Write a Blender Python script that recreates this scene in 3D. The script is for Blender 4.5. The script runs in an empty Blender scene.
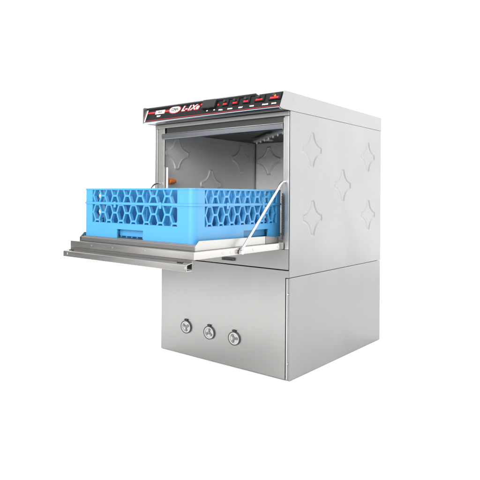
import bpy, bmesh, math
from mathutils import Vector, Matrix

S = bpy.context.scene
C = S.collection

# ------------------------------------------------------------------ materials
def newmat(name):
    m = bpy.data.materials.new(name); m.use_nodes = True
    nt = m.node_tree
    return m, nt, nt.nodes['Principled BSDF']

def steel(name, base, rough, scale=(14, 14, 420), aniso=0.55, bump=0.05, var=0.10, cloud=0.05, metal=1.0):
    """brushed stainless: fine stretched grain in bump and roughness plus faint large mottling"""
    m, nt, b = newmat(name)
    N = nt.nodes.new; L = nt.links.new
    tc = N('ShaderNodeTexCoord'); mp = N('ShaderNodeMapping'); mp.inputs['Scale'].default_value = scale
    L(tc.outputs['Object'], mp.inputs[0])
    nz = N('ShaderNodeTexNoise'); nz.inputs['Scale'].default_value = 1.0; nz.inputs['Detail'].default_value = 4
    L(mp.outputs[0], nz.inputs['Vector'])
    big = N('ShaderNodeTexNoise'); big.inputs['Scale'].default_value = 5.0; big.inputs['Detail'].default_value = 3
    L(tc.outputs['Object'], big.inputs['Vector'])
    add = N('ShaderNodeMath'); add.operation = 'MULTIPLY_ADD'; add.inputs[1].default_value = var
    L(nz.outputs['Fac'], add.inputs[0]); add.inputs[2].default_value = rough - var * 0.5
    add2 = N('ShaderNodeMath'); add2.operation = 'MULTIPLY_ADD'; add2.inputs[1].default_value = 0.10
    L(big.outputs['Fac'], add2.inputs[0]); L(add.outputs[0], add2.inputs[2])
    L(add2.outputs[0], b.inputs['Roughness'])
    mul = N('ShaderNodeMath'); mul.operation = 'MULTIPLY_ADD'
    mul.inputs[1].default_value = cloud; mul.inputs[2].default_value = 1 - cloud * 0.5
    L(nz.outputs['Fac'], mul.inputs[0])
    vm = N('ShaderNodeVectorMath'); vm.operation = 'SCALE'; vm.inputs[0].default_value = base
    sm = N('ShaderNodeTexNoise'); sm.inputs['Scale'].default_value = 2.2; sm.inputs['Detail'].default_value = 5; sm.inputs['Roughness'].default_value = .6
    mp2 = N('ShaderNodeMapping'); mp2.inputs['Scale'].default_value = (2.4, 2.4, .7)
    L(tc.outputs['Object'], mp2.inputs[0]); L(mp2.outputs[0], sm.inputs['Vector'])
    mm = N('ShaderNodeMath'); mm.operation = 'MULTIPLY_ADD'; mm.inputs[1].default_value = .16; mm.inputs[2].default_value = .92
    L(sm.outputs['Fac'], mm.inputs[0])
    m3 = N('ShaderNodeMath'); m3.operation = 'MULTIPLY'; L(mul.outputs[0], m3.inputs[0]); L(mm.outputs[0], m3.inputs[1])
    L(m3.outputs[0], vm.inputs['Scale']); L(vm.outputs[0], b.inputs['Base Color'])
    b.inputs['Metallic'].default_value = metal
    b.inputs['Anisotropic'].default_value = aniso
    if aniso:
        tg = N('ShaderNodeTangent'); tg.direction_type = 'RADIAL'; tg.axis = 'Z'
        L(tg.outputs[0], b.inputs['Tangent'])
    bp = N('ShaderNodeBump'); bp.inputs['Strength'].default_value = bump; bp.inputs['Distance'].default_value = 0.0006
    L(nz.outputs['Fac'], bp.inputs['Height']); L(bp.outputs[0], b.inputs['Normal'])
    return m

def plastic(name, base, rough=0.4, spec=0.5, nscale=0, namt=0.0, coat=0):
    m, nt, b = newmat(name)
    b.inputs['Base Color'].default_value = (*base, 1)
    b.inputs['Roughness'].default_value = rough
    b.inputs['Specular IOR Level'].default_value = spec
    b.inputs['Coat Weight'].default_value = coat
    if nscale:
        N = nt.nodes.new; L = nt.links.new
        tc = N('ShaderNodeTexCoord'); nz = N('ShaderNodeTexNoise'); nz.inputs['Scale'].default_value = nscale
        nz.inputs['Detail'].default_value = 5
        L(tc.outputs['Object'], nz.inputs['Vector'])
        rm = N('ShaderNodeMath'); rm.operation = 'MULTIPLY_ADD'; rm.inputs[1].default_value = namt
        rm.inputs[2].default_value = rough - namt / 2
        L(nz.outputs['Fac'], rm.inputs[0]); L(rm.outputs[0], b.inputs['Roughness'])
        bp = N('ShaderNodeBump'); bp.inputs['Strength'].default_value = 0.06; bp.inputs['Distance'].default_value = 0.002
        L(nz.outputs['Fac'], bp.inputs['Height']); L(bp.outputs[0], b.inputs['Normal'])
    return m

M_PANEL = steel('brushed_steel', (.272, .272, .274), .30)
M_FRONT = steel('brushed_steel_front', (.332, .328, .321), .27, scale=(9, 9, 160), bump=0.0, var=.03, cloud=.04)
M_FRAME = steel('steel_frame', (.46, .455, .45), .33, scale=(40, 40, 40), aniso=0, bump=.02)
M_HOOD = steel('steel_hood', (.30, .30, .302), .33)
M_CHAMB = steel('steel_chamber', (.80, .79, .775), .50, scale=(40, 40, 300), bump=.02, aniso=.3, metal=.45)
M_ARM = steel('arm_steel', (.66, .66, .66), .35, aniso=0, scale=(40, 40, 40), metal=.5)
M_DARKST = steel('steel_dull', (.22, .215, .21), .38, aniso=0, scale=(60, 60, 60))
M_DOOR = steel('steel_door', (.42, .408, .392), .19, scale=(20, 260, 260), aniso=0, bump=.05)
M_LINER = steel('steel_liner', (.43, .425, .41), .36, aniso=0, scale=(60, 60, 60))
M_CHROME = steel('polished_steel', (.46, .48, .51), .18, aniso=0, scale=(30, 30, 30), bump=0.01)
M_ROD = steel('bright_rod', (.50, .50, .50), .24, aniso=0, scale=(50, 50, 50), bump=0.01)
M_BLACK = plastic('black_overlay', (.008, .008, .009), .35, .16, 60, .08)
M_RUBBER = plastic('black_rubber', (.02, .02, .02), .55, .4)
M_GAP = plastic('dark_inside', (.015, .015, .015), .8, .2)
M_BLUE = plastic('blue_polypropylene', (.052, .250, .482), .34, .5, 45, .10)
M_BLUE_IN = plastic('blue_polypropylene_shaded', (.034, .195, .43), .42, .5, 45, .10)  # same plastic darkened, so the shade in the cells sits in its colour
M_RED = plastic('red_print', (.50, .010, .018), .35)
M_REDSW = plastic('red_switch', (.50, .010, .014), .35, .4)
M_WHITE = plastic('white_print', (.85, .85, .84), .45)
M_CREAM = plastic('cream_label', (.72, .67, .55), .5)
M_COVER = plastic('cover_black', (.018, .0175, .0175), .32, .3)
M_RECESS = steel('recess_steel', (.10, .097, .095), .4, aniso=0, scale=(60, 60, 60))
M_LIP = steel('lip_steel', (.27, .26, .25), .34, aniso=0, scale=(10, 200, 200))
M_RACE = plastic('tube_race', (.42, .42, .41), .3)
M_GREYP = plastic('grey_print', (.10, .095, .095), .5)
M_ORANGE = plastic('orange_plastic', (.75, .19, .03), .4)
M_GREY = plastic('grey_plastic', (.05, .05, .05), .35, .5, 80, .1)
M_SEAL = steel('seal_lip', (.25, .262, .28), .25, aniso=0, scale=(8, 300, 300), bump=.01)
M_CLEARP = plastic('pale_plastic', (.40, .40, .39), .25, .5, coat=.3)
M_FLOOR = plastic('white_table', (.93, .93, .93), .6, .2, 3, .1)

# ------------------------------------------------------------------ helpers
WP = {}            # world position of every object that can be a parent

def empty(name, loc, label, cat):
    o = bpy.data.objects.new(name, None); C.objects.link(o)
    o.location = loc; o.empty_display_size = .1
    o['label'] = label; o['category'] = cat
    WP[o.name] = Vector(loc)
    return o

def obj(name, bm, mat, parent=None, bevel=0.0, smooth=False, seg=2, label=None, sharp=0):
    """link a bmesh given in world coordinates as one mesh object with its origin at its own middle"""
    bmesh.ops.recalc_face_normals(bm, faces=bm.faces)
    lo = Vector((min(v.co[i] for v in bm.verts) for i in range(3)))
    hi = Vector((max(v.co[i] for v in bm.verts) for i in range(3)))
    c = (lo + hi) / 2
    bmesh.ops.translate(bm, verts=bm.verts, vec=-c)
    me = bpy.data.meshes.new(name); bm.to_mesh(me); bm.free()
    mats = mat if isinstance(mat, (list, tuple)) else [mat]
    for m in mats: me.materials.append(m)
    if sharp:
        for p in me.polygons: p.use_smooth = True
        me.set_sharp_from_angle(angle=math.radians(sharp))
    if smooth:
        for p in me.polygons: p.use_smooth = True
    o = bpy.data.objects.new(name, me); C.objects.link(o)
    WP[o.name] = c
    if parent:
        o.parent = parent; o.location = c - WP[parent.name]
    else:
        o.location = c
    if bevel:
        b = o.modifiers.new('bevel', 'BEVEL'); b.width = bevel; b.segments = seg
        b.limit_method = 'ANGLE'; b.angle_limit = math.radians(40)
        for p in me.polygons: p.use_smooth = True
        w = o.modifiers.new('wn', 'WEIGHTED_NORMAL'); w.keep_sharp = True
    if label: o['label'] = label
    return o

def box(bm, x0, x1, y0, y1, z0, z1, mi=0):
    vs = [bm.verts.new((x, y, z)) for z in (z0, z1) for y in (y0, y1) for x in (x0, x1)]
    for f in ((0, 2, 3, 1), (4, 5, 7, 6), (0, 1, 5, 4), (2, 6, 7, 3), (0, 4, 6, 2), (1, 3, 7, 5)):
        bm.faces.new([vs[i] for i in f]).material_index = mi

def B(*boxes):
    bm = bmesh.new()
    for b in boxes: box(bm, *b)
    return bm

def prism(bm, pts, axis, a, b, mi=0):
    """extrude a 2-D outline along an axis ('x': pts are (y,z); 'y': (x,z); 'z': (x,y))"""
    def P(p, t):
        return {'x': (t, p[0], p[1]), 'y': (p[0], t, p[1]), 'z': (p[0], p[1], t)}[axis]
    A = [bm.verts.new(P(p, a)) for p in pts]; D = [bm.verts.new(P(p, b)) for p in pts]
    n = len(pts)
    bm.faces.new(A).material_index = mi; bm.faces.new(D[::-1]).material_index = mi
    for i in range(n):
        bm.faces.new((A[i], A[(i + 1) % n], D[(i + 1) % n], D[i])).material_index = mi

def cyl(bm, p, q, r, n=20, r2=None, mi=0):
    p = Vector(p); q = Vector(q); d = (q - p).normalized()
    u = d.orthogonal().normalized(); v = d.cross(u)
    r2 = r if r2 is None else r2
    A = []; D = []
    for i in range(n):
        t = 2 * math.pi * i / n; k = u * math.cos(t) + v * math.sin(t)
        A.append(bm.verts.new(p + k * r)); D.append(bm.verts.new(q + k * r2))
    bm.faces.new(A).material_index = mi; bm.faces.new(D[::-1]).material_index = mi
    for i in range(n):
        bm.faces.new((A[i], A[(i + 1) % n], D[(i + 1) % n], D[i])).material_index = mi

def tube(bm, pts, r, n=12):
    """round rod along a polyline, mitred rings"""
    pts = [Vector(p) for p in pts]; rings = []; u = None
    for i, p in enumerate(pts):
        d = ((pts[min(i + 1, len(pts) - 1)] - p).normalized() + (p - pts[max(i - 1, 0)]).normalized()).normalized()
        u = d.orthogonal().normalized() if u is None else (u - d * u.dot(d)).normalized()
        v = d.cross(u)
        rings.append([bm.verts.new(p + (u * math.cos(2 * math.pi * k / n) + v * math.sin(2 * math.pi * k / n)) * r) for k in range(n)])
    for a, b in zip(rings, rings[1:]):
        for k in range(n): bm.faces.new((a[k], a[(k + 1) % n], b[(k + 1) % n], b[k]))
    bm.faces.new(rings[0][::-1]); bm.faces.new(rings[-1])

def ring(bm, c, ro, ri, y0, y1, n=40, mi=0):
    """flat annulus lying in the xz plane"""
    R = []
    for i in range(n):
        t = 2 * math.pi * i / n; a, b = math.cos(t), math.sin(t)
        R.append([bm.verts.new((c[0] + a * r, y, c[1] + b * r)) for r, y in ((ro, y1), (ro, y0), (ri, y0), (ri, y1))])
    for i in range(n):
        j = (i + 1) % n
        for k in range(4):
            bm.faces.new((R[i][k], R[j][k], R[j][(k + 1) % 4], R[i][(k + 1) % 4])).material_index = mi

def star_height(u, v, stars, hu, hv, depth):
    h = 0.0
    for (cu, cv) in stars:
        a = abs(u - cu) / hu; b = abs(v - cv) / hv
        if a > 1.4 or b > 1.4: continue
        # a square with four concave arcs cut out of its corners, the tips left blunt and rounded
        d1 = .885 - math.hypot(1.03 - a, 1.03 - b); d2 = math.hypot(a, b) - .97; k = .10
        q = max(0, k - abs(d1 - d2)) / k
        d = max(d1, d2) + q * q * k * .25
        w = .045
        t = min(1, max(0, (w - d) / (2 * w)))
        h = max(h, .55 * t * t * (3 - 2 * t) + .55 * math.exp(-(d / .042) ** 2))      # pressed star with a creased outline
    return h * depth

def embossed(u0, u1, v0, v1, step, stars, hu, hv, depth, place):
    """pressed sheet: a fine grid whose pressed stars are real relief; place(u, v, h) -> point"""
    bm = bmesh.new()
    nu = int((u1 - u0) / step); nv = int((v1 - v0) / step)
    G = []
    for j in range(nv + 1):
        v = v0 + (v1 - v0) * j / nv
        G.append([bm.verts.new(place(u0 + (u1 - u0) * i / nu, v,
                  star_height(u0 + (u1 - u0) * i / nu, v, stars, hu, hv, depth))) for i in range(nu + 1)])
    for j in range(nv):
        for i in range(nu):
            bm.faces.new((G[j][i], G[j][i + 1], G[j + 1][i + 1], G[j + 1][i]))
    return bm

def solid(o, t, off):
    m = o.modifiers.new('sheet', 'SOLIDIFY'); m.thickness = t; m.offset = off

def text_bm(body, size, shear=0.0, bold=0.0, extrude=.0002, width=None):
    """lettering as mesh, centred on its own middle in the local xy plane"""
    cu = bpy.data.curves.new('lettering', 'FONT')
    cu.body = body; cu.size = size; cu.shear = shear; cu.offset = bold; cu.extrude = extrude
    cu.align_x = 'CENTER'; cu.resolution_u = 4
    t = bpy.data.objects.new('lettering', cu); C.objects.link(t)
    me = bpy.data.meshes.new_from_object(t.evaluated_get(bpy.context.evaluated_depsgraph_get()))
    bpy.data.objects.remove(t); bpy.data.curves.remove(cu)
    bm = bmesh.new(); bm.from_mesh(me); bpy.data.meshes.remove(me)
    xs = [v.co.x for v in bm.verts]; ys = [v.co.y for v in bm.verts]
    bmesh.ops.translate(bm, verts=bm.verts, vec=(-(min(xs) + max(xs)) / 2, -(min(ys) + max(ys)) / 2, 0))
    if width:
        bmesh.ops.scale(bm, verts=bm.verts, vec=(width / (max(xs) - min(xs)), 1, 1))
    return bm

# ------------------------------------------------------------------ setting
fl = obj('floor', B((-2.0, 2.6, -1.8, 3.4, -.05, 0)), M_FLOOR)
fl['kind'] = 'structure'

# ------------------------------------------------------------------ dishwasher
DW = empty('dishwasher', (-.305, .387, 0),
           'stainless steel undercounter dishwasher with its drop-down door open', 'dishwasher')
W, D = .61, .775

# ---- base cabinet
base = obj('base_cabinet', B((-.568, -.0052, .012, D - .004, .003, .340)), M_GAP, DW)
bm = bmesh.new()
prism(bm, [(-.572, .0015), (-.0168, .0035), (-.0168, .3425), (-.0035, .3425), (-.0035, .3665), (-.572, .3665)], 'y', .0022, .0100)
fp = obj('front_panel', bm, M_FRONT, base, .0012)
bm = B((-.0045, 0, .0045, D, .001, .3424))
obj('side_panel', bm, M_PANEL, base, .002, seg=3)
obj('side_panel', B((-.5725, -.5685, .0105, D, .001, .3412)), M_PANEL, base, .001)
obj('back_panel', B((-.568, -.005, D - .0035, D - .0005, .003, .340)), M_PANEL, base)
obj('mounting_flange', B((-.0142, -.0080, .0028, .0112, .004, .3405)), M_FRAME, base, .001)
obj('mounting_flange', B((-.0074, -.0047, .0052, .0118, .003, .3405)), M_FRAME, base, .0006)
for z in (.289, .0585):
    bm = bmesh.new(); cyl(bm, (-.0062, .0056, z), (-.0062, .0015, z), .0032, 16, .0024)
    obj('screw', bm, M_CHROME, base, smooth=False)

# ---- three dosing pumps behind round windows in the base front panel
for k, (px, pz) in enumerate(((-.4402, .1085), (-.3295, .1055), (-.2178, .1045))):
    y = .0021
    bm = bmesh.new(); cyl(bm, (px, y, pz), (px, y - .0016, pz), .0226, 40)
    pump = obj('dosing_pump', bm, M_CLEARP, DW)
    bm = bmesh.new(); ring(bm, (px, pz), .0248, .0216, y - .0062, y, 44)
    obj('bezel', bm, M_GREY, pump, .0008)
    bm = bmesh.new(); ring(bm, (px, pz), .0214, .0172, y - .0052, y - .0017, 44)
    obj('tube_race', bm, M_RACE, pump, .0006)
    bm = bmesh.new()
    a0 = (.6, 1.5, 2.2)[k]
    cyl(bm, (px, y - .0017, pz), (px, y - .0052, pz), .0058, 18)
    for i in range(3):
        a = a0 + i * 2 * math.pi / 3
        c = Vector((px + .0112 * math.cos(a), 0, pz + .0112 * math.sin(a)))
        cyl(bm, (c.x, y - .0019, c.z), (c.x, y - .0056, c.z), .0046, 16)
        u = Vector((math.cos(a), 0, math.sin(a))); n = Vector((-u.z, 0, u.x)) * .0017
        p = Vector((px, 0, pz))
        pts = [p + n, c + n, c - n, p - n]
        prism(bm, [(q.x, q.z) for q in pts], 'y', y - .0030, y - .0018)
    obj('roller_head', bm, M_DARKST, pump, .0004)
    bm = B((px - .0075, px + .0075, y - .0056, y, pz + .0252, pz + .0302),
           (px - .0042, px + .0042, y - .0046, y - .0002, pz + .0240, pz + .0251))
    obj('clip', bm, M_RUBBER, pump, .0008)

# ---- upper cabinet: outer panels
SS = [(.1525, .7775), (.6350, .7790), (.4000, .6570), (.1590, .5370), (.6420, .5385)]
bm = embossed(.0005, D, .3440, .8985, .0021, SS, .070, .0610, .0025, lambda u, v, h: (-h, u, v))
o = obj('side_panel', bm, M_PANEL, DW, smooth=True, label='right side panel pressed with five four-pointed stars')
solid(o, .0028, -1)
obj('side_panel', B((-W, -W + .003, .0005, D, .3440, .8985)), M_PANEL, DW, .001)
obj('back_panel', B((-W + .0035, -.0065, D - .003, D, .344, .8985)), M_PANEL, DW)
obj('cabinet_floor', B((-W + .0035, -.0065, .012, D - .0035, .3440, .3475)), M_DARKST, DW)

# ---- front frame round the opening
fr = obj('front_frame', B((-W + .0035, -.0045, .0008, .012, .3695, .4368)), M_FRONT, DW, .0012)
obj('stile', B((-.0212, -.0045, .0004, .020, .4372, .8830)), M_FRAME, fr, .0015)
obj('stile', B((-W + .0032, -.5965, .0004, .020, .4372, .8830)), M_FRAME, fr, .0012)
obj('jamb_strip', B((-.0285, -.0216, .0035, .024, .4372, .8835)), M_LINER, fr, .001)
obj('jamb_strip', B((-.5960, -.5625, .0030, .0100, .4372, .8835)), M_LINER, fr, .0015)
obj('header_rail', B((-W + .0032, -.0045, .0002, .020, .8834, .8988)), M_LINER, fr, .0018)
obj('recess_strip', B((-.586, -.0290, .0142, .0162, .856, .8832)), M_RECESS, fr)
bm = bmesh.new()
prism(bm, [(.0165, .8385), (.0165, .8575), (-.0030, .8585), (-.0045, .8560), (-.0020, .8400), (.002, .8370)], 'x', -.5720, -.0292)
obj('door_seal_lip', bm, M_SEAL, fr, .001)
obj('seal_edge', B((-.5720, -.0292, -.0030, .0120, .8588, .8606)), M_CHROME, fr)
bm = B((-.0285, -.0235, .0005, .006, .8785, .8832)); obj('stop_block', bm, M_RUBBER, fr, .0006)

# ---- wash chamber
LX, RX, BY, ZT, ZB = -.5750, -.0300, .6875, .872, .4385
CS = [(.095, .7870), (.562, .7890), (.328, .6640), (.095, .545), (.562, .545)]
bm = embossed(.0125, BY, ZB, ZT, .0023, CS, .074, .0640, .0046, lambda u, v, h: (LX + h, u, v))
ch = obj('wash_chamber', bm, M_CHAMB, DW, smooth=True); solid(ch, .002, 1)
bm = embossed(LX, RX, ZB, ZT, .0023, [(-.4985, .785), (-.12, .785), (-.305, .665), (-.4985, .545), (-.12, .545)],
              .064, .066, .0046, lambda u, v, h: (u, BY - h, v))
o = obj('chamber_back', bm, M_CHAMB, ch, smooth=True); solid(o, .002, 1)
obj('chamber_wall', B((RX + .0005, RX + .0025, .0245, BY, ZB, ZT)), M_CHAMB, ch)
obj('chamber_ceiling', B((LX - .001, RX + .002, .0170, BY + .002, ZT + .0005, ZT + .003)), M_RECESS, ch)  # dark steel here paints the shade under the chamber top
obj('chamber_floor', B((LX, RX, .013, BY, ZB - .003, ZB - .0005)), M_DARKST, ch)
bm = bmesh.new(); tube(bm, [(LX + .004, BY - .004, ZB), (LX + .004, BY - .004, ZT)], .0016, 8)
obj('weld_seam', bm, M_DARKST, ch, smooth=True)

# ---- upper wash arm with nozzles
P0 = Vector((-.4380, .4750, .8600)); P1 = Vector((-.1000, .1490, .8600)); dv = (P1 - P0).normalized()
nv = Vector((-dv.y, dv.x, 0)) * .011
bm = bmesh.new(); cyl(bm, (-.300, .360, .8722), (-.300, .360, .8500), .012, 20); cyl(bm, (-.300, .360, .8500), (-.300, .360, .8440), .017, 20)
arm = obj('wash_arm', bm, M_ARM, DW, .001)
bm = bmesh.new()
q = [P0 + nv, P1 + nv, P1 - nv, P0 - nv]
prism(bm, [(a.x, a.y) for a in q], 'z', .8530, .8625)
obj('arm_bar', bm, M_ARM, arm, .003, seg=3)
for i in range(7):
    p = P0.lerp(P1, (i + .35) / 7)
    bm = bmesh.new(); cyl(bm, (p.x, p.y, .8528), (p.x, p.y, .8440), .0055, 12, .0040)
    obj('nozzle', bm, M_ARM, arm)

# ---- hood with the sloping control panel
n0 = Vector((0, -.064, .9045)); n1 = Vector((0, -.041, .957))
e = (n1 - n0); FL = e.length; e.normalize(); NN = Vector((1, 0, 0)).cross(e)
FM = Matrix((( 1, 0, 0, 0), (0, e.y, NN.y, n0.y), (0, e.z, NN.z, n0.z), (0, 0, 0, 1)))
bm = bmesh.new()
prism(bm, [(D + .001, .9000), (-.056, .9000), (-.0625, .9020), (-.0625 + .0005, .9045), (-.0400, .9570), (-.0378, .9592), (D + .001, 0.9537)],
      'x', -.6120, -.0030)
hood = obj('hood', bm, M_HOOD, DW, .001)
bm = bmesh.new()
prism(bm, [(D + .002, .8990), (-.052, .8985), (-.0655, .9010), (-.0668, .9045), (-.0402, .9590), (-.0370, .9603), (D + .002, 0.9548)],
      'x', -.0028, .0010)
obj('end_plate', bm, M_HOOD, hood, .0006)
bm = bmesh.new()
prism(bm, [(D + .002, .8990), (-.058, .8985), (-.0665, .9000), (-.0665, .9600), (-.060, .9635), (D + .002, 0.9580)], 'x', -.6165, -.6122)
obj('end_plate', bm, M_DARKST, hood, .0006)
bm = bmesh.new()
prism(bm, [(-.0500, .8975), (-.0640, .8985), (-.0685, .9015), (-.0690, .9045), (-.0660, .9052), (-.0630, .9030), (-.0500, .9000)], 'x', -.6118, -.0032)
obj('drip_lip', bm, M_CHROME, hood, .0008)
obj('shadow_gap', B((-.600, -.006, -.001, .012, .8989, .8996)), M_GAP, hood)

def onpanel(bm):
    bmesh.ops.transform(bm, matrix=FM, verts=bm.verts); return bm

def flat(x0, x1, s0, s1, h0, h1):
    return onpanel(B((x0, x1, s0, s1, h0, h1)))

fas = obj('control_panel', flat(-.6060, -.0034, .0006, FL - .0008, .0002, .0016), M_BLACK, hood, .0004)
def put(name, bm, mat, bevel=0): return obj(name, bm, mat, hood, bevel)
put('edge_strip', flat(-.6112, -.6063, .0006, FL - .004, .0002, .0024), M_WHITE)
put('stripe', flat(-.6040, -.4905, .0355, .0425, .0017, .0019), M_RED)
put('stripe', flat(-.6040, -.0060, .0035, .0048, .0017, .0019), M_RED)
put('display_window', flat(-.5610, -.5130, .0290, .0455, .0020, .0030), M_CREAM, .0004)
put('display_digits', onpanel((lambda b: (bmesh.ops.translate(b, verts=b.verts, vec=(-.537, .0372, .0033)), b)[1])(text_bm('88:8', .012, 0, .0003))), M_GREYP)

def lettering(name, body, x, s, size, mat, shear=0, bold=0, width=None, h=.0021):
    b = text_bm(body, size, shear, bold, .0002, width)
    bmesh.ops.translate(b, verts=b.verts, vec=(x, s, h))
    return put(name, onpanel(b), mat)

lettering('caption', 'TEMP', -.540, .0200, .0085, M_WHITE, 0, .0003)

def ellipse(name, cx, cs, a, b, h0, h1, mat):
    bm = bmesh.new(); n = 48
    prism(bm, [(cx + a * math.cos(2 * math.pi * i / n), cs + b * math.sin(2 * math.pi * i / n)) for i in range(n)], 'z', h0, h1)
    return put(name, onpanel(bm), mat)
ellipse('logo_rim', -.4625, .0405, .0300, .0175, .0018, .0022, M_RED)
ellipse('logo_plate', -.4625, .0405, .0262, .0143, .0023, .0026, M_WHITE)
lettering('logo_letters', 'CMA', -.4625, .0415, .0150, M_GREYP, .25, .0012, .036, .0029)
lettering('logo_caption', 'DISHMACHINES', -.4625, .0325, .0042, M_RED, 0, .0001, .034, .0029)
lettering('model_letters', 'L-1Xe', -.3840, .0392, .0300, M_RED, .35, .0022, .086, .0019)
lettering('model_letters', 'L-1Xe', -.3852, .0400, .0295, M_WHITE, .35, .0004, .083, .0024)
put('accent_mark', flat(-.3400, -.3290, .0445, .0520, .0017, .0021), M_RED)

# black cover over the power switch, then rocker switches with red lenses and printed captions
bm = bmesh.new()
prism(bm, [(-.3255, .0235), (-.2665, .0235), (-.2650, .0575), (-.3240, .0590)], 'z', .0017, .0130)
onpanel(bm)
cov = put('switch_cover', bm, M_COVER, .003)
for x in (-.3016, -.2698): put('indicator', flat(x - .0030, x + .0030, .0150, .0190, .0017, .0022), M_WHITE)
put('indicator', flat(-.2610, -.2550, .0335, .0400, .0017, .0022), M_RED)
for x, w in ((-.2258, .0100), (-.1835, .0105), (-.1385, .0115), (-.0860, .0165), (-.0285, .0200)):
    put('rocker_switch', onpanel(B((x - w - .003, x + w + .003, .0270, .0520, .0017, .0055))), M_BLACK, .0012)
    v = w * .80
    bm = bmesh.new()
    box(bm, x - v, x + v, .0300, .0368, .0056, .0070)
    put('switch_lens', onpanel(bm), M_REDSW, .0006)
    bm = bmesh.new(); cyl(bm, (x - .002, .0425, .0056), (x - .002, .0425, .0125), .0060, 20, .0050)
    put('toggle', onpanel(bm), M_COVER, .0008)
bm = bmesh.new(); cyl(bm, (-.0270, .0400, .0056), (-.0270, .0400, .0105), .0046, 20, .0036)
put('pilot_lamp', onpanel(bm), M_ORANGE, .0006)
for x, t, w in ((-.2400, 'FILL', .018), (-.2011, 'DRAIN', .020), (-.1568, 'HEAT', .017), (-.1125, 'WASH', .017), (-.0600, 'PRIME', .022), (-.0270, 'POWER', .018)):
    lettering('caption', t, x, .0140, .0066, M_WHITE, 0, .0003, w)

# bright trim along the top edge that stops short of the right end in a slanted tip
bm = bmesh.new()
prism(bm, [(-.6118, FL + .0028), (-.1060, FL + .0028), (-.0870, FL - .0120), (-.0835, FL - .0145), (-.0870, FL - .0070), (-.1040, FL + .0060), (-.2200, FL + .0085), (-.6118, FL + .0068)], 'z', -.0020, .0050)
put('top_trim', onpanel(bm), M_CHROME, .0010)
bm = bmesh.new()
prism(bm, [(-.6118, FL - .0045), (-.1010, FL - .0045), (-.1075, FL + .0024), (-.6118, FL + .0024)], 'z', -.0010, .0046)
put('trim_gasket', onpanel(bm), M_BLACK, .0006)

# ---- the open door
DX0, DX1, DY = -.552, -.020, -.479
bm = B((DX0, DX1, DY, -.0035, .4385, .4600))
door = obj('door', bm, M_DOOR, DW, .0012)
cx = (DX0 + DX1) / 2
bm = bmesh.new()
prism(bm, [(-.4515, .4602), (-.4400, .4602), (-.4400, .4745), (-.4495, .4745), (-.4515, .4725)], 'x', -.5305, -.0395)
obj('inner_lip', bm, M_LIP, door, .0008)
obj('inner_liner', B((-.5300, -.0400, -.4398, -.0040, .4602, .4768)), M_LINER, door)
for s in (1, -1):
    bm = bmesh.new()
    xa = cx + s * .2475; xb = cx + s * .2505
    prism(bm, [(-.4530, .4603), (-.4530, .4722), (-.4350, .4878), (-.0930, .4846), (-.0930, .4603)], 'x', xa, xb)
    obj('side_guide', bm, M_LINER, door, .0006)
    bm = bmesh.new()
    prism(bm, [(-.0900, .4603), (-.0900, .4840), (-.0350, .4805), (-.0200, .4700), (-.0200, .4603)], 'x', xa, xa + s * .0025)
    obj('hinge_bracket', bm, M_DARKST, door, .0006)
bm = bmesh.new()      # channel-shaped handle: front, top and bottom plates with open ends
HX0, HX1 = -.5546, -.0225
prism(bm, [(-.5070, .4095), (-.5070, .4265), (-.5055, .4282), (-.4796, .4330), (-.4796, .4310), (-.5045, .4262), (-.5048, .4118), (-.4850, .4112), (-.4850, .4092)], 'x', HX0, HX1)
hd = obj('handle', bm, M_DOOR, door, .0006)
obj('handle_web', B((HX0 + .004, HX1 - .004, -.4792, -.4770,  .4125, .4384)), M_DARKST, hd)
for x in (-.5335, -.0275):
    bm = bmesh.new(); cyl(bm, (x, -.5068, .4195), (x, -.5082, .4195), .0036, 16, .0028)
    obj('rivet', bm, M_ROD, hd)
obj('slot', B((-.0660, -.0470, -.4960, -.4900, .4295, .4318)), M_GAP, hd)
obj('slot', B((-.5380, -.5190, -.4960, -.4900, .4295, .4318)), M_GAP, hd)
for y in (-.3450, -.3060, -.1870, -.0400):
    bm = bmesh.new(); cyl(bm, (DX1, y, .4490), (DX1 + .0016, y, .4490), .0042, 16, .0032)
    obj('bolt', bm, M_DOOR, door)
for x in (-.445, -.345, -.205):
    bm = bmesh.new(); cyl(bm, (x, DY, .4490), (x, DY - .0008, .4490), .0030, 14, .0024)
    obj('bolt', bm, M_DOOR, door)

# ---- support rods, springs and fittings at the door
def rod(x, s):
    pts = [(x, -.2623, .4468), (x, -.2560, .4560), (x, -.0520, .6385)]
    for i in range(1, 7):
        t = i / 6
        a = Vector((x, -.0520, .6385)); b = Vector((x, -.0360, .6610)); c = Vector((x - s * .004, -.0060, .6625))
        pts.append(tuple(a * (1 - t) ** 2 + b * 2 * t * (1 - t) + c * t * t))
    pts.append((x - s * .0050, .0060, .6625))
    bm = bmesh.new(); tube(bm, pts, .0042, 14)
    r = obj('support_rod', bm, M_ROD, DW, smooth=True)
    bm = bmesh.new(); cyl(bm, (x - s * .004, -.2623, .4468), (x + s * .0065, -.2623, .4468), .0075, 18)
    obj('pivot_bolt', bm, M_FRAME, r, .0008)
rod(-.0140, 1); rod(-.5880, -1)
bm = bmesh.new()
n = 26; pts = []
for i in range(n * 12):
    t = i / (n * 12 - 1); a = 2 * math.pi * n * t
    pts.append((-.0248 + .0030 * math.cos(a), -.0045 + .0030 * math.sin(a), .4850 + t * .1300))
tube(bm, pts, .0015, 6)
sp = obj('door_spring', bm, M_RUBBER, DW, smooth=True)
bm = bmesh.new(); cyl(bm, (-.0248, -.0045, .470), (-.0248, -.0045, .6250), .0022, 10); obj('spring_core', bm, M_RUBBER, sp)
obj('hinge_pocket', B((-.0460, -.0215, -.0030, .0100, .4375, .4520)), M_GAP, DW)
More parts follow.
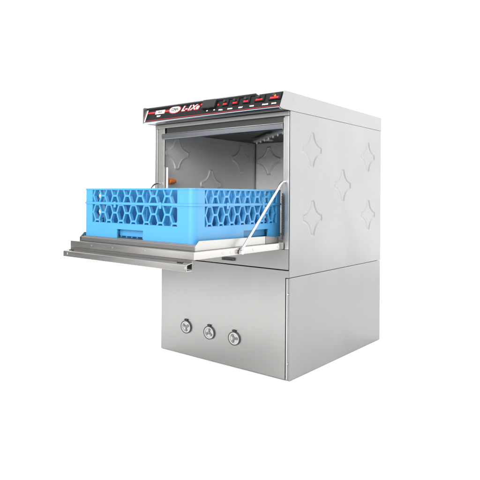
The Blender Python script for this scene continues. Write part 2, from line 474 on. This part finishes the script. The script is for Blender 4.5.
bm = bmesh.new(); cyl(bm, (-.5575, .0160, .600), (-.5575, .0160, .7270), .0042, 16); obj('guide_rod', bm, M_WHITE, DW, .001)
bm = bmesh.new()
cyl(bm, (-.5650, .0350, .6720), (-.5650, .0640, .6720), .0110, 20); cyl(bm, (-.5650, .0640, .6720), (-.5650, .0720, .6720), .0085, 20)
obj('hose_fitting', bm, M_ORANGE, DW, .0012)
bm = B((-.2700, -.2180, -.0080, .0006, .3815, .3925), (-.2660, -.2230, -.0120, -.0082, .3830, .3860))
obj('latch_bracket', bm, M_GREY, DW, .001)

# ------------------------------------------------------------------ blue glass rack
RX0, RX1, RY0, RY1 = -.5345, -.0555, -.4380, .0500
Z0, ZL, ZS, ZU, ZR, ZT2 = .4772, .5236, .5842, .5905, .6312, .6358
RK = empty('glass_rack', ((RX0 + RX1) / 2, (RY0 + RY1) / 2, Z0),
           'bright blue plastic glass rack with honeycomb sides on the open dishwasher door', 'dish rack')
TH = .0060; CR = .022

def corner_path(sx, sy, m, mY=None, grow=0.0):
    """outer and inner outline of one rounded corner post, reaching m along x and mY along y"""
    mY = m if mY is None else mY
    X = (RX1 if sx > 0 else RX0) + sx * grow; Y = (RY1 if sy > 0 else RY0) + sy * grow
    xe = (RX1 if sx > 0 else RX0) - sx * m; ye = (RY1 if sy > 0 else RY0) - sy * mY
    out = [(xe, Y)]; inn = [(xe, Y - sy * (TH + grow))]
    cxx, cyy = X - sx * CR, Y - sy * CR; n = 8
    for i in range(n + 1):
        a = math.pi / 2 * i / n
        out.append((cxx + sx * CR * math.sin(a), cyy + sy * CR * math.cos(a)))
        r = CR - TH - grow
        inn.append((cxx + sx * r * math.sin(a), cyy + sy * r * math.cos(a)))
    out.append((X, ye)); inn.append((X - sx * (TH + grow), ye))
    return out, inn

def strip(bm, out, inn, z0, z1, closed=False):
    n = len(out)
    V = [[bm.verts.new((*p, z)) for p in ps] for ps, z in ((out, z0), (out, z1), (inn, z1), (inn, z0))]
    for i in range(n if closed else n - 1):
        j = (i + 1) % n
        for k in range(4):
            bm.faces.new((V[k][i], V[k][j], V[(k + 1) % 4][j], V[(k + 1) % 4][i]))
    if not closed:
        bm.faces.new([V[k][0] for k in range(4)]); bm.faces.new([V[k][-1] for k in range(4)][::-1])

def full_ring(bm, z0, z1, grow=0.0):
    out = []; inn = []
    for sx, sy, rev in ((1, -1, 0), (1, 1, 1), (-1, 1, 0), (-1, -1, 1)):
        o, i = corner_path(sx, sy, .05, grow=grow)
        o = o[1:-1]; i = i[1:-1]
        out += o[::-1] if rev else o; inn += i[::-1] if rev else i
    strip(bm, out, inn, z0, z1, True)

HX, HW, HZ = -.310, .0578, .5058
MXL, MXR = .0460, .0600          # blank corner widths along the front
MYF, MYB = .0520, .0400          # and along the sides
def posts(bm, z0, z1):
    for sx in (1, -1):
        for sy in (1, -1):
            o, i = corner_path(sx, sy, MXR if sx > 0 else MXL, MYF if sy < 0 else MYB)
            strip(bm, o, i, z0, z1)

def clip(p, q, r):
    x0, x1, y0, y1 = r; t0, t1 = 0, 1; dx, dy = q[0] - p[0], q[1] - p[1]
    for a, b in ((-dx, p[0] - x0), (dx, x1 - p[0]), (-dy, p[1] - y0), (dy, y1 - p[1])):
        if abs(a) < 1e-12:
            if b < 0: return None
        else:
            t = b / a
            if a < 0: t0 = max(t0, t)
            else: t1 = min(t1, t)
    if t1 - t0 < .02: return None
    return (p[0] + t0 * dx, p[1] + t0 * dy), (p[0] + t1 * dx, p[1] + t1 * dy)

def lattice(bm, r, pitch, hgt, u0, v0, wid, place, depth):
    """honeycomb bars inside the rectangle r (u0,u1,v0,v1)"""
    a = pitch * .675; segs = set()
    def k(p): return (round(p[0], 5), round(p[1], 5))
    nc = int((r[1] - r[0]) / pitch) + 4
    for c in range(-2, nc):
        for j in range(-3, 4):
            cu = u0 + c * pitch; cv = v0 + j * hgt + (hgt / 2 if c % 2 else 0)
            fl_ = pitch - a            # half length of the flat edge follows from the pitch
            P = [(cu + a, cv), (cu + fl_, cv + hgt / 2), (cu - fl_, cv + hgt / 2), (cu - a, cv), (cu - fl_, cv - hgt / 2), (cu + fl_, cv - hgt / 2)]
            for i in range(6):
                s = tuple(sorted((k(P[i]), k(P[(i + 1) % 6])))); segs.add(s)
    seen = []
    for s in sorted(segs):
        mid = ((s[0][0] + s[1][0]) / 2, (s[0][1] + s[1][1]) / 2)
        if any(abs(mid[0] - m[0]) < .001 and abs(mid[1] - m[1]) < .001 for m in seen): continue
        seen.append(mid)
        q = clip(*s, r)
        if not q: continue
        (ax, ay), (bx, by) = q; L = math.hypot(bx - ax, by - ay)
        tx, ty = (bx - ax) / L, (by - ay) / L; ex = wid * .28
        ax -= tx * ex; ay -= ty * ex; bx += tx * ex; by += ty * ex
        nx, ny = -ty * wid / 2, tx * wid / 2
        pts = [(ax + nx, ay + ny), (bx + nx, by + ny), (bx - nx, by - ny), (ax - nx, ay - ny)]
        o = 0 if abs(ty) < .1 else (.00025 if tx * ty > 0 else .0005)      # crossing bars never share a plane
        A = [bm.verts.new(place(u, v, o)) for u, v in pts]; Bv = [bm.verts.new(place(u, v, depth - o)) for u, v in pts]
        bm.faces.new(A); bm.faces.new(Bv[::-1])
        for i in range(4): bm.faces.new((A[i], A[(i + 1) % 4], Bv[(i + 1) % 4], Bv[i]))

def rim(bm, r, place, depth):
    for a, b, c, d in ((r[0] - .001, r[1] + .001, r[2] - .001, r[2] + .0012), (r[0] - .001, r[1] + .001, r[3] - .0012, r[3] + .001),
                       (r[0] - .001, r[0] + .0012, r[2] + .0012, r[3] - .0012), (r[1] - .0012, r[1] + .001, r[2] + .0012, r[3] - .0012)):
        P = [place(u, v, w) for w in (.0010, depth - .001) for u, v in ((a, c), (b, c), (b, d), (a, d))]
        V = [bm.verts.new(p) for p in P]
        for f in ((0, 1, 2, 3), (7, 6, 5, 4), (0, 4, 5, 1), (1, 5, 6, 2), (2, 6, 7, 3), (3, 7, 4, 0)): bm.faces.new([V[i] for i in f])

SIDES = (('front', RX0 + MXL, RX1 - MXR, lambda u, v, d: (u, RY0 + .0006 + d, v)),
         ('back', RX0 + MXL, RX1 - MXR, lambda u, v, d: (u, RY1 - .0006 - d, v)),
         ('right', RY0 + MYF, RY1 - MYB, lambda u, v, d: (RX1 - .0006 - d, u, v)),
         ('left', RY0 + MYF, RY1 - MYB, lambda u, v, d: (RX0 + .0006 + d, u, v)))
PIT = .0282; HGT = .0500; WID = .0056; DEP = .0115

# lower tray: band with a grip opening in each side, corner posts, floor ribs
bm = bmesh.new()
full_ring(bm, HZ, ZL)
YC = (RY0 + RY1) / 2 - .0
HY = -.1150
for sx in (1, -1):
    for sy in (1, -1):
        mx = abs((RX1 if sx > 0 else RX0) - (HX + sx * HW)); my = abs((RY1 if sy > 0 else RY0) - (HY + sy * .0725))
        o, i = corner_path(sx, sy, mx, my); strip(bm, o, i, Z0, HZ)
posts(bm, ZL, ZS)
tray = obj('base_tray', bm, M_BLUE, RK, sharp=35)
for name, a, b, place in SIDES:
    bm = bmesh.new(); lattice(bm, (a, b, ZL, ZS), PIT, HGT, a + .024, ZS - HGT * .53, WID, place, DEP); rim(bm, (a, b, ZL, ZS), place, DEP)
    obj('honeycomb_wall', bm, M_BLUE, tray)
t = .016             # set-back pockets behind the grips
for bs in (((HX - HW - .003, HX + HW + .003, RY0 + t, RY0 + t + .002, Z0 + .007, HZ + .006), (HX - HW - .003, HX + HW + .003, RY0 + TH + .0002, RY0 + t + .0006, HZ + .0005, HZ + .003)),
           ((HX - HW - .003, HX + HW + .003, RY1 - t - .002, RY1 - t, Z0 + .007, HZ + .006), (HX - HW - .003, HX + HW + .003, RY1 - t - .0006, RY1 - TH - .0002, HZ + .0005, HZ + .003)),
           ((RX1 - t - .002, RX1 - t, HY - .0755, HY + .0755, Z0 + .007, HZ + .006), (RX1 - t - .0006, RX1 - TH - .0002, HY - .0750, HY + .0750, HZ + .0005, HZ + .003)),
           ((RX0 + t, RX0 + t + .002, HY - .0755, HY + .0755, Z0 + .007, HZ + .006), (RX0 + TH + .0002, RX0 + t + .0006, HY - .0750, HY + .0750, HZ + .0005, HZ + .003))):
    obj('grip_pocket', B(*bs), M_BLUE, tray)
bm = bmesh.new()
for i in range(1, 20):
    x = RX0 + (RX1 - RX0) * i / 20; box(bm, x - .0015, x + .0015, RY0 + .018, RY1 - .018, Z0 + .002, Z0 + .007)
for i in range(1, 20):
    y = RY0 + (RY1 - RY0) * i / 20; box(bm, RX0 + .018, RX1 - .018, y - .0015, y + .0015, Z0 + .0075, Z0 + .011)
obj('floor_grid', bm, M_BLUE, tray)

# extender: overhanging seam band, posts and rim
bm = bmesh.new()
full_ring(bm, ZS, ZU, .0022)
posts(bm, ZU, ZR)
full_ring(bm, ZR, ZT2, .0012)
ext = obj('extender', bm, M_BLUE, RK, sharp=35)
for name, a, b, place in SIDES:
    bm = bmesh.new(); lattice(bm, (a, b, ZU, ZR), PIT, HGT, a + .024, (ZU + ZR) / 2 + .001, WID, place, DEP); rim(bm, (a, b, ZU, ZR), place, DEP)
    obj('honeycomb_wall', bm, M_BLUE, ext)
for f in (.33, .74):
    x = RX0 + (RX1 - RX0) * f
    obj('latch', B((x - .005, x + .005, RY0 - .0035, RY0 - .0023, ZS - .0095, ZU + .003)), M_BLUE, ext, .0008)
    y = RY0 + (RY1 - RY0) * f
    obj('latch', B((RX1 + .0023, RX1 + .0035, y - .005, y + .005, ZS - .0095, ZU + .003)), M_BLUE, ext, .0008)

# compartment dividers
for i in range(1, 5):
    x = RX0 + (RX1 - RX0) * i / 5
    obj('divider', B((x - .0011, x + .0011, RY0 + .0105, RY1 - .0105, HZ + .007, ZT2 - .0010)), M_BLUE_IN, RK)
for i in range(1, 5):
    y = RY0 + (RY1 - RY0) * i / 5
    bm = bmesh.new(); xs = [RX0 + .0105] + [RX0 + (RX1 - RX0) * k / 5 for k in range(1, 5)] + [RX1 - .0105]
    for a, b in zip(xs, xs[1:]): box(bm, a + .0013, b - .0013, y - .0011, y + .0011, HZ + .007, ZT2 - .0015)
    obj('divider', bm, M_BLUE_IN, RK)

# ------------------------------------------------------------------ light: white studio
w = bpy.data.worlds.new('World'); S.world = w; w.use_nodes = True
nt = w.node_tree; N = nt.nodes.new; L = nt.links.new
bg = nt.nodes['Background']
tc = N('ShaderNodeTexCoord')
def lobe(d, a, b, lo, hi):
    n = N('ShaderNodeVectorMath'); n.operation = 'DOT_PRODUCT'; n.inputs[1].default_value = Vector(d).normalized()
    L(tc.outputs['Generated'], n.inputs[0])
    m = N('ShaderNodeMapRange'); m.interpolation_type = 'SMOOTHSTEP'
    m.inputs['From Min'].default_value = a; m.inputs['From Max'].default_value = b
    m.inputs['To Min'].default_value = lo; m.inputs['To Max'].default_value = hi
    L(n.outputs['Value'], m.inputs['Value']); return m.outputs[0]
mul = N('ShaderNodeMath'); mul.operation = 'MULTIPLY'
L(lobe((-.80, -.58, -.18), .55, .98, 1.55, .35), mul.inputs[0])
L(lobe((.41, .90, .12), .70, 1.0, 1.0, 1.75), mul.inputs[1])
L(mul.outputs[0], bg.inputs['Strength'])
bg.inputs['Color'].default_value = (1, 1, 1, 1)

def area(name, loc, target, size, power, color=(1, 1, 1)):
    d = bpy.data.lights.new(name, 'AREA'); d.shape = 'SQUARE'; d.size = size; d.energy = power; d.color = color
    o = bpy.data.objects.new(name, d); C.objects.link(o); o.location = loc
    o.rotation_euler = (Vector(target) - Vector(loc)).to_track_quat('-Z', 'Y').to_euler()
    return o
area('added_front_light', (.35, -3.6, 1.9), (-.3, .0, .60), 1.8, 140)  # unseen lamp added to brighten the chamber and the floor under the door
area('added_overhead_light', (-.3, -.3, 4.2), (-.3, -.3, 0), 4.0, 115)  # unseen lamp added overhead to push the floor to white
st = area('strip_softbox', (-2.05, -2.75, 1.0), (-.25, 0, .45), .34, 6.5); st.data.shape = 'RECTANGLE'; st.data.size_y = 2.0

# ------------------------------------------------------------------ camera
cam = bpy.data.cameras.new('camera'); co = bpy.data.objects.new('camera', cam); C.objects.link(co); S.camera = co
yaw, pit, rol = -0.762825, 0.0021925, 0.0073809
fw = Vector((math.sin(yaw) * math.cos(pit), math.cos(yaw) * math.cos(pit), math.sin(pit)))
rt = Vector((math.cos(yaw), -math.sin(yaw), 0)); up = rt.cross(fw)
rt, up = rt * math.cos(rol) + up * math.sin(rol), up * math.cos(rol) - rt * math.sin(rol)
co.matrix_world = Matrix(((rt.x, up.x, -fw.x, .928143), (rt.y, up.y, -fw.y, -1.659331), (rt.z, up.z, -fw.z, .614495), (0, 0, 0, 1)))
cam.sensor_width = 36; cam.lens = 556.32 / 480 * 36
cam.shift_x = 93.673 / 480; cam.shift_y = -45.989 / 480
cam.clip_start = .05; cam.clip_end = 200

S.render.engine = 'CYCLES'
S.view_settings.view_transform = 'Standard'; S.view_settings.look = 'None'
S.view_settings.exposure = 0; S.view_settings.gamma = 1
S.cycles.max_bounces = 10
S.cycles.use_denoising = True
